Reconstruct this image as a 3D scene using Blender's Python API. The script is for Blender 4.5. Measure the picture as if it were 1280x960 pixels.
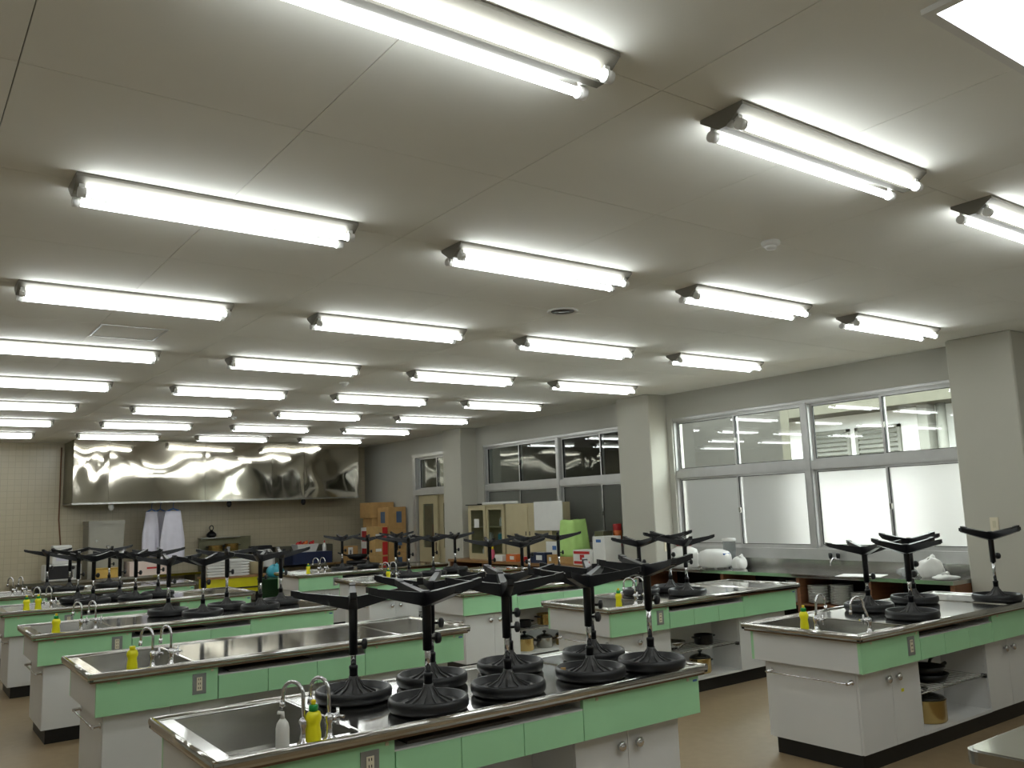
import bpy, bmesh, math, random
from mathutils import Matrix, Vector
random.seed(7)
for o in list(bpy.data.objects): bpy.data.objects.remove(o)
scn = bpy.context.scene
COL = scn.collection
PI = math.pi

# ---------------------------------------------------------------- camera
CAMZ = 1.63
def make_camera():
    a, b, c, f = 0.6321, 0.1434, -0.0362, 1070.73
    fwd = Vector((math.sin(a)*math.cos(b), math.cos(a)*math.cos(b), math.sin(b)))
    r0 = Vector((math.cos(a), -math.sin(a), 0)); u0 = r0.cross(fwd)
    r = r0*math.cos(c) + u0*math.sin(c); u = -r0*math.sin(c) + u0*math.cos(c)
    cd = bpy.data.cameras.new('camera'); cd.sensor_fit = 'HORIZONTAL'; cd.sensor_width = 36
    cd.lens = f/1280*36; cd.clip_start = .02; cd.clip_end = 200
    co = bpy.data.objects.new('camera', cd); COL.objects.link(co)
    m = Matrix.Identity(4)
    for i in range(3):
        m[i][0] = r[i]; m[i][1] = u[i]; m[i][2] = -fwd[i]
    m[2][3] = CAMZ
    co.matrix_world = m; scn.camera = co
make_camera()
# ---------------------------------------------------------------- light, exposure
scn.view_settings.view_transform = 'Standard'; scn.view_settings.look = 'None'
scn.view_settings.gamma = 1; scn.view_settings.use_curve_mapping = False
scn.view_settings.exposure = 1.42
TUBE = 5.8          # radiance of the fluorescent tubes
SKY = 6.0           # overcast sky outside the windows
w = bpy.data.worlds.new('overcast_sky'); scn.world = w; w.use_nodes = True
bg = w.node_tree.nodes['Background']; bg.inputs[0].default_value = (.97, .99, 1, 1); bg.inputs[1].default_value = SKY

# ---------------------------------------------------------------- materials
def lin(c):
    return tuple(((v/255)/12.92 if v/255 <= .04045 else ((v/255+.055)/1.055)**2.4) for v in c)
MATS = {}
def mat(name, rgb, rough=.5, metal=0, var=.06, scale=8, bump=0, bscale=60, spec=.5, emit=0, trans=0, coord='Object', stretch=None):
    if name in MATS: return MATS[name]
    m = bpy.data.materials.new(name); m.use_nodes = True; nt = m.node_tree; n = nt.nodes; L = nt.links
    p = n['Principled BSDF']; col = lin(rgb)
    p.inputs['Roughness'].default_value = rough; p.inputs['Metallic'].default_value = metal
    p.inputs['Specular IOR Level'].default_value = spec
    p.inputs['Base Color'].default_value = (*col, 1)
    if emit:
        p.inputs['Emission Color'].default_value = (.94, .99, .99, 1); p.inputs['Emission Strength'].default_value = emit
    if trans: p.inputs['Transmission Weight'].default_value = trans
    if var or bump:
        tc = n.new('ShaderNodeTexCoord'); mp = n.new('ShaderNodeMapping'); L.new(tc.outputs[coord], mp.inputs[0])
        if stretch: mp.inputs['Scale'].default_value = stretch
    if var:
        t = n.new('ShaderNodeTexNoise'); t.inputs['Scale'].default_value = scale; t.inputs['Detail'].default_value = 4
        L.new(mp.outputs[0], t.inputs['Vector'])
        rp = n.new('ShaderNodeValToRGB'); e = rp.color_ramp.elements
        e[0].position = .3; e[1].position = .7
        e[0].color = (*[v*(1-var) for v in col], 1); e[1].color = (*[min(1, v*(1+var)) for v in col], 1)
        L.new(t.outputs['Fac'], rp.inputs[0]); L.new(rp.outputs[0], p.inputs['Base Color'])
    if bump:
        t2 = n.new('ShaderNodeTexNoise'); t2.inputs['Scale'].default_value = bscale
        L.new(mp.outputs[0], t2.inputs['Vector'])
        b = n.new('ShaderNodeBump'); b.inputs['Strength'].default_value = bump; b.inputs['Distance'].default_value = .01
        L.new(t2.outputs['Fac'], b.inputs['Height']); L.new(b.outputs[0], p.inputs['Normal'])
    MATS[name] = m
    return m
def tile_mat():
    m = bpy.data.materials.new('wall_tile'); m.use_nodes = True; nt = m.node_tree; n = nt.nodes; L = nt.links
    p = n['Principled BSDF']; p.inputs['Roughness'].default_value = .25
    tc = n.new('ShaderNodeTexCoord'); mp = n.new('ShaderNodeMapping'); mp.inputs['Rotation'].default_value = (PI/2, 0, 0)
    L.new(tc.outputs['Object'], mp.inputs[0])
    br = n.new('ShaderNodeTexBrick'); br.offset = 0; br.inputs['Scale'].default_value = 1
    br.inputs['Brick Width'].default_value = .103; br.inputs['Row Height'].default_value = .1; br.inputs['Mortar Size'].default_value = .003
    br.inputs['Color1'].default_value = (*lin((190, 180, 154)), 1); br.inputs['Color2'].default_value = (*lin((187, 177, 151)), 1)
    br.inputs['Mortar'].default_value = (*lin((172, 163, 140)), 1)
    L.new(mp.outputs[0], br.inputs['Vector']); L.new(br.outputs['Color'], p.inputs['Base Color'])
    b = n.new('ShaderNodeBump'); b.invert = True; b.inputs['Strength'].default_value = .4; b.inputs['Distance'].default_value = .004
    L.new(br.outputs['Fac'], b.inputs['Height']); L.new(b.outputs[0], p.inputs['Normal'])
    return m
def pane_mat():      # clear single glazing: transparent sheet with a Fresnel reflection
    m = bpy.data.materials.new('clear_glass'); m.use_nodes = True; nt = m.node_tree; n = nt.nodes; L = nt.links
    out = n['Material Output']; n.remove(n['Principled BSDF'])
    tr = n.new('ShaderNodeBsdfTransparent'); tr.inputs[0].default_value = (.86, .9, .88, 1)
    gl = n.new('ShaderNodeBsdfGlossy'); gl.inputs['Roughness'].default_value = .01
    lw = n.new('ShaderNodeLayerWeight'); lw.inputs[0].default_value = .5
    pw = n.new('ShaderNodeMath'); pw.operation = 'POWER'; pw.inputs[1].default_value = 4.5; L.new(lw.outputs['Facing'], pw.inputs[0])
    fr = n.new('ShaderNodeMath'); fr.operation = 'MULTIPLY_ADD'; fr.inputs[1].default_value = .9; fr.inputs[2].default_value = .055; L.new(pw.outputs[0], fr.inputs[0])
    mx = n.new('ShaderNodeMixShader'); L.new(fr.outputs[0], mx.inputs[0]); L.new(tr.outputs[0], mx.inputs[1]); L.new(gl.outputs[0], mx.inputs[2])
    L.new(mx.outputs[0], out.inputs[0]); return m
def frosted_mat():
    m = bpy.data.materials.new('frosted_glass'); m.use_nodes = True; nt = m.node_tree; n = nt.nodes; L = nt.links
    out = n['Material Output']; n.remove(n['Principled BSDF'])
    tr = n.new('ShaderNodeBsdfRefraction'); tr.inputs['Roughness'].default_value = .42; tr.inputs['IOR'].default_value = 1.25
    tr.inputs[0].default_value = (.84, .86, .85, 1)
    df = n.new('ShaderNodeBsdfDiffuse'); df.inputs[0].default_value = (.36, .37, .33, 1)
    tl = n.new('ShaderNodeBsdfTranslucent'); tl.inputs[0].default_value = (.86, .88, .87, 1)
    m0 = n.new('ShaderNodeMixShader'); m0.inputs[0].default_value = .05; L.new(tr.outputs[0], m0.inputs[1]); L.new(tl.outputs[0], m0.inputs[2])
    m1 = n.new('ShaderNodeMixShader'); m1.inputs[0].default_value = .22; L.new(m0.outputs[0], m1.inputs[1]); L.new(df.outputs[0], m1.inputs[2])
    gl = n.new('ShaderNodeBsdfGlossy'); gl.inputs['Roughness'].default_value = .25
    m2 = n.new('ShaderNodeMixShader'); m2.inputs[0].default_value = .04; L.new(m1.outputs[0], m2.inputs[1]); L.new(gl.outputs[0], m2.inputs[2])
    L.new(m2.outputs[0], out.inputs[0]); return m
M = dict(
 ceil=mat('ceiling_board', (238, 238, 231), .8, var=.015, scale=3),
 gapdark=mat('ceiling_gap', (70, 68, 62), .9, var=0),
 wall=mat('painted_wall', (186, 185, 176), .7, var=.02, scale=2),
 column=mat('painted_column', (188, 186, 174), .7, var=.02, scale=2),
 tile=tile_mat(),
 floor=mat('vinyl_floor', (144, 124, 95), .45, var=.06, scale=14, bump=.03),
 alu=mat('aluminium_frame', (190, 190, 188), .4, .55, var=.04),
 rubber=mat('black_gasket', (18, 18, 20), .6, var=0),
 clear=pane_mat(), frost=frosted_mat(),
 steel=mat('brushed_steel', (200, 199, 195), .10, 1, var=.06, scale=5, bump=.05, bscale=3.2),
 hood=mat('polished_hood_steel', (190, 184, 170), .07, 1, var=.04, scale=3),
 chrome=mat('chrome', (215, 215, 218), .07, 1, var=0),
 dullsteel=mat('dull_steel', (172, 171, 166), .24, 1, var=.06),
 slotboard=mat('grey_wood_board', (92, 85, 76), .7, var=.1),
 brownedge=mat('brown_edge_board', (120, 96, 70), .6, var=.1, scale=20),
 green=mat('green_laminate', (163, 216, 168), .35, var=.03, scale=4),
 white=mat('white_laminate', (216, 216, 214), .4, var=.02, scale=4),
 cream=mat('cream_edge', (205, 198, 170), .5, var=.03),
 kick=mat('black_plinth', (14, 13, 13), .45, var=.1),
 dark=mat('dark_inside', (30, 29, 27), .8, var=.1),
 black=mat('black_plastic', (22, 23, 26), .38, var=.1, scale=20),
 blackm=mat('black_enamel_metal', (20, 21, 24), .34, .2, var=.06),
 pan=mat('grey_underside', (66, 66, 66), .42, .4, var=.2, scale=25),
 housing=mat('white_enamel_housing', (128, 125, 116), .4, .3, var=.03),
 socket=mat('white_socket_plastic', (225, 225, 222), .4, var=0),
 tube=mat('fluorescent_tube', (255, 255, 255), .3, var=0, emit=TUBE),
 panel=mat('lit_diffuser', (255, 255, 255), .5, var=0, emit=TUBE*.55),
 yellow=mat('yellow_bottle', (238, 232, 26), .35, var=.04),
 greencap=mat('green_cap', (24, 150, 70), .4, var=0),
 yelcap=mat('yellow_cap', (235, 210, 30), .4, var=0),
 offwhite=mat('white_plastic', (220, 220, 216), .4, var=.03),
 plate=mat('switch_plate_grey', (150, 152, 150), .4, .5, var=.03),
 ivory=mat('ivory_socket', (222, 214, 190), .5, var=0),
 pot=mat('gold_anodised_pot', (200, 172, 110), .25, .9, var=.1),
 potsteel=mat('pot_steel', (170, 168, 160), .2, 1, var=.06),
 potlid=mat('dark_glass_lid', (40, 40, 36), .15, .2, var=.05),
 card=mat('cardboard', (176, 140, 88), .8, var=.08, scale=12),
 card2=mat('cardboard_tan', (190, 156, 100), .8, var=.08, scale=12),
 red=mat('red_print', (190, 40, 40), .5, var=.08),
 redbox=mat('red_carton', (170, 34, 36), .5, var=.1),
 blueprint=mat('blue_print', (70, 92, 120), .6, var=.05),
 paper=mat('white_paper', (226, 226, 222), .7, var=.02),
 pinkwhite=mat('foam_white', (226, 208, 198), .8, var=.03),
 cloth=mat('white_cotton', (214, 212, 224), .85, var=.04),
 blue=mat('blue_plastic', (70, 110, 170), .4, var=.05),
 navy=mat('navy_plastic', (26, 38, 70), .45, var=.08),
 cyan=mat('cyan_bag', (60, 160, 180), .4, var=.1),
 greencloth=mat('lime_cloth', (182, 222, 132), .8, var=.05),
 creamsteel=mat('cream_steel', (188, 177, 142), .45, var=.03),
 greysteel=mat('grey_steel_cabinet', (150, 147, 136), .35, .4, var=.04),
 woodc=mat('brown_wood', (128, 86, 58), .5, var=.18, scale=6, stretch=(1, 8, 8)),
 woodtop=mat('wood_top', (150, 112, 70), .4, var=.15, scale=6, stretch=(8, 1, 8)),
 ochre=mat('ochre_plastic', (206, 170, 84), .45, var=.08),
 brightyellow=mat('yellow_panel', (214, 206, 24), .4, var=.05),
 darkgreen=mat('dark_green_plastic', (24, 74, 44), .45, var=.1),
 olive=mat('olive_steel', (112, 110, 86), .35, .5, var=.1),
 china=mat('white_china', (226, 226, 220), .2, var=0),
 clearpl=mat('clear_plastic', (230, 235, 235), .15, var=0, trans=.8),
 extwhite=mat('outside_white_wall', (226, 226, 222), .7, var=.03, coord='Object'),
 extgrey=mat('outside_grey_concrete', (120, 120, 112), .8, var=.08),
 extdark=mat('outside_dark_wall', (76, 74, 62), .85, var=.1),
 extend=mat('outside_shade_wall', (50, 48, 42), .85, var=.1),
 extground=mat('outside_asphalt', (96, 82, 66), .9, var=.1),
 brownpipe=mat('brown_conduit', (120, 84, 60), .5, var=.05),
 orange=mat('orange_wrap', (206, 110, 50), .5, var=.1),
 pink=mat('pink_wrap', (214, 90, 120), .5, var=.1),
)

# ---------------------------------------------------------------- mesh helpers
class MB:
    def __init__(s): s.v = []; s.f = []; s.sm = []
    def add(s, v, f, smooth=False):
        b = len(s.v); s.v += [tuple(p) for p in v]; s.f += [tuple(i+b for i in q) for q in f]; s.sm += [smooth]*len(f); return s
    def box(s, x0, y0, z0, x1, y1, z1, rot=0, c=None):
        v = [(x0,y0,z0),(x1,y0,z0),(x1,y1,z0),(x0,y1,z0),(x0,y0,z1),(x1,y0,z1),(x1,y1,z1),(x0,y1,z1)]
        if rot:
            cx, cy = c or ((x0+x1)/2, (y0+y1)/2); ca, sa = math.cos(rot), math.sin(rot)
            v = [(cx+(x-cx)*ca-(y-cy)*sa, cy+(x-cx)*sa+(y-cy)*ca, z) for x, y, z in v]
        return s.add(v, [(0,3,2,1),(4,5,6,7),(0,1,5,4),(1,2,6,5),(2,3,7,6),(3,0,4,7)])
    def bbox(s, x0, y0, z0, x1, y1, z1, b=.006):      # box with chamfered vertical and top edges
        def ring(i, z): return [(x0+i+b,y0+i,z),(x1-i-b,y0+i,z),(x1-i,y0+i+b,z),(x1-i,y1-i-b,z),(x1-i-b,y1-i,z),(x0+i+b,y1-i,z),(x0+i,y1-i-b,z),(x0+i,y0+i+b,z)]
        v = ring(b,z0)+ring(0,z0+b)+ring(0,z1-b)+ring(b,z1)
        f = [tuple(range(7,-1,-1)), tuple(range(24,32))]
        for k in range(3):
            for i in range(8): f.append((k*8+i, k*8+(i+1)%8, k*8+8+(i+1)%8, k*8+8+i))
        return s.add(v, f)
    def lathe(s, prof, n=20, o=(0,0,0), smooth=True, sx=1, sy=1):
        v = []; f = []
        for r, z in prof:
            for i in range(n):
                a = 2*PI*i/n; v.append((o[0]+r*math.cos(a)*sx, o[1]+r*math.sin(a)*sy, o[2]+z))
        for k in range(len(prof)-1):
            for i in range(n): f.append((k*n+i, k*n+(i+1)%n, k*n+n+(i+1)%n, k*n+n+i))
        s.add(v, f, smooth)
        b = len(s.v)-len(v)
        for k, rev in ((0, True), (len(prof)-1, False)):
            if prof[k][0] > 1e-4:
                idx = [b+k*n+i for i in range(n)]
                s.f.append(tuple(reversed(idx)) if rev else tuple(idx)); s.sm.append(False)
        return s
    def tube(s, pts, r, n=8, smooth=True):
        P = [Vector(p) for p in pts]; R = r if isinstance(r, (list, tuple)) else [r]*len(P)
        v = []; f = []; up = None
        for k, p in enumerate(P):
            t = (P[min(k+1, len(P)-1)]-P[max(k-1, 0)]).normalized()
            if up is None:
                up = Vector((0,0,1)) if abs(t.z) < .9 else Vector((1,0,0))
            a = t.cross(up)
            if a.length < 1e-5: a = t.cross(Vector((0,1,0)))
            a.normalize(); b = a.cross(t); up = b
            for i in range(n):
                g = 2*PI*i/n; v.append(p+a*R[k]*math.cos(g)+b*R[k]*math.sin(g))
        for k in range(len(P)-1):
            for i in range(n): f.append((k*n+i, k*n+n+i, k*n+n+(i+1)%n, k*n+(i+1)%n))
        s.add(v, f, smooth); b0 = len(s.v)-len(v)
        s.f.append(tuple(b0+i for i in range(n))); s.sm.append(False)
        s.f.append(tuple(b0+(len(P)-1)*n+i for i in reversed(range(n)))); s.sm.append(False)
        return s
    def prism(s, prof, x0, x1, axis='x'):     # closed profile extruded along an axis
        n = len(prof)
        if axis == 'x': v = [(x0,a,b) for a, b in prof]+[(x1,a,b) for a, b in prof]
        elif axis == 'y': v = [(a,x0,b) for a, b in prof]+[(a,x1,b) for a, b in prof]
        else: v = [(a,b,x0) for a, b in prof]+[(a,b,x1) for a, b in prof]
        f = [tuple(range(n)), tuple(reversed(range(n, 2*n)))]+[(i, n+i, n+(i+1)%n, (i+1)%n) for i in range(n)]
        return s.add(v, f)
    def move(s, dx=0, dy=0, dz=0, rz=0):
        ca, sa = math.cos(rz), math.sin(rz)
        s.v = [(x*ca-y*sa+dx, x*sa+y*ca+dy, z+dz) for x, y, z in s.v]; return s
    def mesh(s, name):
        me = bpy.data.meshes.new(name); me.from_pydata(s.v, [], s.f); me.polygons.foreach_set('use_smooth', s.sm)
        bm = bmesh.new(); bm.from_mesh(me); bmesh.ops.recalc_face_normals(bm, faces=bm.faces); bm.to_mesh(me); bm.free()
        me.update(); return me
    def build(s, name, m, parent=None, loc=None, rz=0):
        me = s.mesh(name); me.materials.append(M[m] if isinstance(m, str) else m)
        return link(name, me, parent, loc, rz)
def link(name, me, parent=None, loc=None, rz=0):
    o = bpy.data.objects.new(name, me); COL.objects.link(o)
    if parent: o.parent = parent
    if loc: o.location = loc
    if rz: o.rotation_euler = (0, 0, rz)
    return o
def B(*a, **k): return MB().box(*a, **k)
def tag(o, label, cat, group=None):
    o['label'] = label; o['category'] = cat
    if group: o['group'] = group
    return o
def thing(name, label, cat, loc=(0,0,0), rz=0, group=None):
    o = bpy.data.objects.new(name, None); o.empty_display_size = .1; COL.objects.link(o)
    o.location = loc; o.rotation_euler = (0, 0, rz)
    return tag(o, label, cat, group)
def struct(o): o['kind'] = 'structure'; return o
KIDS = {}
def copy_tree(o, parent=None):
    c = o.copy(); COL.objects.link(c)
    if parent: c.parent = parent
    for ch in list(o.children): copy_tree(ch, c)
    return c

# ================================================================ ROOM SHELL
ZC = CAMZ+1.3955
XW, XL, YB, YF = 8.25, -2.9, 16.7, -2.2
struct(B(XL, YF, -.1, XW+.3, YB+.2, 0).build('floor', 'floor'))
ceil = struct(B(XL-.1, YF-.1, ZC+.012, XW+.3, YB+.2, ZC+.14).build('ceiling', 'gapdark'))
xs = [XL]+[.255+.91*k for k in range(-3, 9) if XL+.1 < .255+.91*k < XW-.05]+[XW]
ys = [YF]+[1.905+.9224*k for k in range(-5, 18) if YF+.1 < 1.905+.9224*k < YB-.05]+[YB]
cache = {}
for i in range(len(xs)-1):
    for j in range(len(ys)-1):
        dx, dy = xs[i+1]-xs[i], ys[j+1]-ys[j]; key = (round(dx, 4), round(dy, 4))
        if key not in cache:
            g = .0016; me = B(g, g, 0, dx-g, dy-g, .012).mesh('ceiling_panel'); me.materials.append(M['ceil']); cache[key] = me
        link('ceiling_panel', cache[key], ceil, (xs[i], ys[j], ZC))
struct(B(XL, YB, 0, XW+.3, YB+.15, ZC+.012).build('wall_back', 'tile'))
struct(B(XL-.15, YF, 0, XL, YB, ZC+.012).build('wall_left', 'wall'))
struct(B(XL, YF-.15, 0, XW+.3, YF, ZC+.012).build('wall_front', 'wall'))
Z0, ZM0, ZM1, Z1 = .96, 1.943, 2.012, 2.705        # window bottom, transom, window top
bays = [(3.99, 7.78), (8.30, 12.19)]
mb = MB(); yy = YF
for y0, y1 in bays+[(13.02, 14.60)]:
    mb.box(XW, yy, 0, XW+.2, y0, ZC+.012)
    mb.box(XW, y0, Z1, XW+.2, y1, ZC+.012)
    if y1 < 13: mb.box(XW, y0, 0, XW+.2, y1, Z0)
    yy = y1
mb.box(XW, yy, 0, XW+.2, YB, ZC+.012)
struct(mb.build('wall_right', 'wall'))
for y0, y1 in ((3.385, 3.965), (7.86, 8.46), (12.385, 12.965)):
    struct(MB().bbox(7.92, y0, 0, XW+.01, y1, ZC, .012).build('wall_column', 'column'))

# ---------------- windows: aluminium frames with two sliding sashes per unit
XF = XW+.03
def frame_mb(x0, x1, y0, y1, z0, z1, t):
    m = MB(); m.box(x0, y0, z0, x1, y0+t, z1); m.box(x0, y1-t, z0, x1, y1, z1)
    m.box(x0, y0+t, z0, x1, y1-t, z0+t); m.box(x0, y0+t, z1-t, x1, y1-t, z1); return m
wn = [0]
def window(y0, y1, z0, z1, glass):
    wn[0] += 1
    w_ = struct(bpy.data.objects.new('window_%d' % wn[0], None)); COL.objects.link(w_)
    frame_mb(XF, XF+.10, y0, y1, z0, z1, .014).build('window_frame', 'alu', w_)
    ym = (y0+y1)/2
    for k, (a, b) in enumerate(((y0+.014, ym+.016), (ym-.016, y1-.014))):
        xx = XF+.015+.035*k
        s_ = frame_mb(xx, xx+.028, a, b, z0+.014, z1-.014, .024).build('sash', 'alu', w_)
        frame_mb(xx+.004, xx+.024, a+.024, b-.024, z0+.038, z1-.038, .006).build('gasket', 'rubber', s_)
        B(xx+.012, a+.024, z0+.038, xx+.016, b-.024, z1-.038).build('pane', glass, s_)
    B(XF-.005, ym-.02, (z0+z1)/2-.03, XF+.02, ym+.0, (z0+z1)/2+.03).build('latch', 'dullsteel', w_)
tn = 0
for (y0, y1), ysp in zip(bays, (5.79, 10.20)):
    for a, b in ((y0, ysp-.028), (ysp+.028, y1)):
        window(a, b, Z0+.11, ZM0, 'frost'); window(a, b, ZM1, Z1-.03, 'clear')
    tn += 1
    m = MB(); m.box(XF-.005, y0, ZM0, XF+.11, y1, ZM1); m.box(XF-.012, ysp-.028, Z0, XF+.11, ysp+.028, Z1)
    m.box(XW-.03, y0, Z0-.005, XF+.11, y1, Z0+.11); m.box(XF-.02, y0, Z1-.032, XF+.11, y1, Z1)
    struct(m.build('trim_%d' % tn, 'alu'))
# ---------------- door with transom in the far end of the window wall
m = MB(); m.box(XF-.05, 14.5, 0, XF+.1, 14.6, Z1); m.box(XF-.05, 13.02, 0, XF+.1, 13.1, Z1); m.box(XF-.05, 13.1, 1.93, XF+.1, 14.5, 2.03); m.box(XF-.05, 13.1, Z1-.06, XF+.1, 14.5, Z1)
struct(m.build('trim_3', 'alu'))
window(13.1, 14.5, 2.03, Z1-.06, 'clear')
d = struct(bpy.data.objects.new('door_1', None)); COL.objects.link(d)
for a, b in ((13.78, 14.47), (13.12, 13.80)):
    x = XF+.0 if a > 13.5 else XF+.045
    m = MB(); m.box(x, a, .02, x+.035, a+.15, 1.92); m.box(x, b-.15, .02, x+.035, b, 1.92); m.box(x, a+.15, .02, x+.035, b-.15, .95); m.box(x, a+.15, 1.76, x+.035, b-.15, 1.92)
    lf = m.build('door_leaf', 'creamsteel', d)
    B(x+.012, a+.15, .95, x+.02, b-.15, 1.76).build('door_pane', 'clear', lf)
    B(x-.012, a+.05, .9, x, a+.08, 1.05).build('door_pull', 'dullsteel', lf)

# ---------------- outside
struct(B(8.5, -30, -.3, 60, 60, -.15).build('outside_ground', 'extground'))
ew = thing('white_building', 'white rendered building with louvred vents seen through the upper window panes', 'building', (13.2, 8, 0))
B(0, -9, -.15, 4, 3.2, 3.02).build('wall', 'extwhite', ew)
B(-.7, -9, 2.98, 4, 3.2, 3.9).build('eave_slab', 'extdark', ew)
for ly in (-.55, .36):
    fr = MB(); fr.box(-.05, ly, 1.95, 0, ly+.05, 2.75); fr.box(-.05, ly+.75, 1.95, 0, ly+.8, 2.75); fr.box(-.05, ly, 2.7, 0, ly+.8, 2.75); fr.box(-.05, ly, 1.95, 0, ly+.8, 2.0)
    f_ = fr.build('louvre_frame', 'extgrey', ew)
    for k in range(9):
        z = 2.02+k*.076
        MB().prism([(-.06, z), (-.05, z), (0, z+.06), (-.01, z+.06)], ly+.05, ly+.75, 'y').build('louvre_slat', 'extgrey', f_)
for py in (-1.35, -1.62):
    MB().tube([(-.25, py, -.15), (-.25, py, 2.98)], .07, 10).build('downpipe', 'extgrey', ew)
B(-.35, -1.18, -.15, -.1, -1.02, 2.98).build('post', 'extgrey', ew)
pa = thing('shade_enclosure', 'dark roofed enclosure added outside to shade the far windows', 'light blocker', (0, 0, 0))  # invented enclosure, roofed and walled to keep sky light off the far panes
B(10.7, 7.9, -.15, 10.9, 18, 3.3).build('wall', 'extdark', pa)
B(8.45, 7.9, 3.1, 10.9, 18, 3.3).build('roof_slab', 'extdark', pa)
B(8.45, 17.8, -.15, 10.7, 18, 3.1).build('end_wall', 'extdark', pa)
B(8.45, 7.9, -.15, 10.7, 8.05, 3.1).build('end_wall', 'extend', pa)  # added wall that closes the enclosure, coloured dark to dim the panes beside it

# ================================================================ CEILING LIGHTS
FX, FY, FDX, FDY, FL = .548, 1.800, 1.8206, 1.8448, 1.235
def make_light():
    t = thing('ceiling_light', 'x', 'light')
    MB().prism([(0, 0), (0, -.014), (.080, -.068), (.115, -.068), (.195, -.014), (.195, 0)], 0, FL).build('housing', 'housing', t)
    for y in (.034, .161):
        MB().tube([(.035, y, -.072), (FL-.035, y, -.072)], .0155, 10).build('tube', 'tube', t)
        for x0, x1 in ((.012, .042), (FL-.042, FL-.012)):
            s = MB(); s.tube([(x0, y, -.072), (x1, y, -.072)], .021, 12)
            yy = y+.012 if y < .1 else y-.012
            s.box(min(x0, x1)+.004, yy-.014, -.05, max(x0, x1)-.004, yy+.014, -.028)
            s.build('socket', 'socket', t)
    return t
ORD = ['nearest', 'second', 'third', 'fourth', 'fifth', 'sixth', 'seventh', 'eighth', 'ninth']
CO = {0: 'fifth from the window wall', 1: 'fourth from the window wall', 2: 'third from the window wall', 3: 'second from the window wall', 4: 'nearest to the window wall'}
lt0 = make_light(); first = True
for rrow in range(-1, 8):  # first row is out of view, added to brighten the ceiling near the camera
    for c_ in range(0, 5):
        t = lt0 if first else copy_tree(lt0); first = False
        t.location = (FX+FDX*(c_-1), FY+FDY*rrow, ZC)
        t['label'] = 'twin-tube fluorescent ceiling light, %s row from the camera, %s' % (ORD[rrow] if rrow >= 0 else 'added overhead', CO[c_])
        t['category'] = 'light'; t['group'] = 'twin-tube fluorescent ceiling lights'
pl = thing('panel_light', 'bright recessed panel light in the top right corner of the picture', 'light', (2.37, .70, ZC))
fm = MB(); fm.box(0, 0, -.018, 1.3, .03, 0); fm.box(0, .42, -.018, 1.3, .45, 0); fm.box(0, .03, -.018, .03, .42, 0); fm.box(1.27, .03, -.018, 1.3, .42, 0)
fm.build('trim_frame', 'socket', pl); B(.03, .03, -.012, 1.27, .42, -.002).build('diffuser', 'panel', pl)

# ceiling fittings
sp = thing('ceiling_speaker', 'round dark ceiling speaker between the fluorescent lights', 'speaker', (3.89, 4.66, ZC))
MB().lathe([(.085, -.004), (.105, -.012), (.112, -.004), (.112, 0)], 28).build('rim', 'socket', sp)
MB().lathe([(0.001, -.008), (.086, -.006), (.086, 0)], 28).build('grille', 'pan', sp)
for (x, y, lab) in ((3.86, 2.82, 'white smoke detector on the ceiling near the second row of lights'), (3.92, 8.40, 'small white detector on the ceiling among the middle rows of lights'), (3.88, 11.9, 'small white detector on the ceiling among the far rows of lights')):
    s = thing('smoke_detector', lab, 'detector', (x, y, ZC))
    MB().lathe([(.05, 0), (.052, -.012), (.046, -.022), (.03, -.024)], 20).build('base', 'socket', s)
    MB().lathe([(.001, -.046), (.026, -.042), (.03, -.024)], 16).build('sensor', 'socket', s)
h = thing('ceiling_hatch', 'square access hatch with a metal frame in the ceiling', 'hatch', (1.17, 6.50, ZC))
m = MB(); 
for a in ((0, 0, .46, .015), (0, .445, .46, .46), (0, .015, .015, .445), (.445, .015, .46, .445)): m.box(a[0], a[1], -.006, a[2], a[3], 0)
m.build('hatch_frame', 'alu', h); B(.02, .02, -.003, .44, .44, 0).build('hatch_lid', 'ceil', h)

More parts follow.
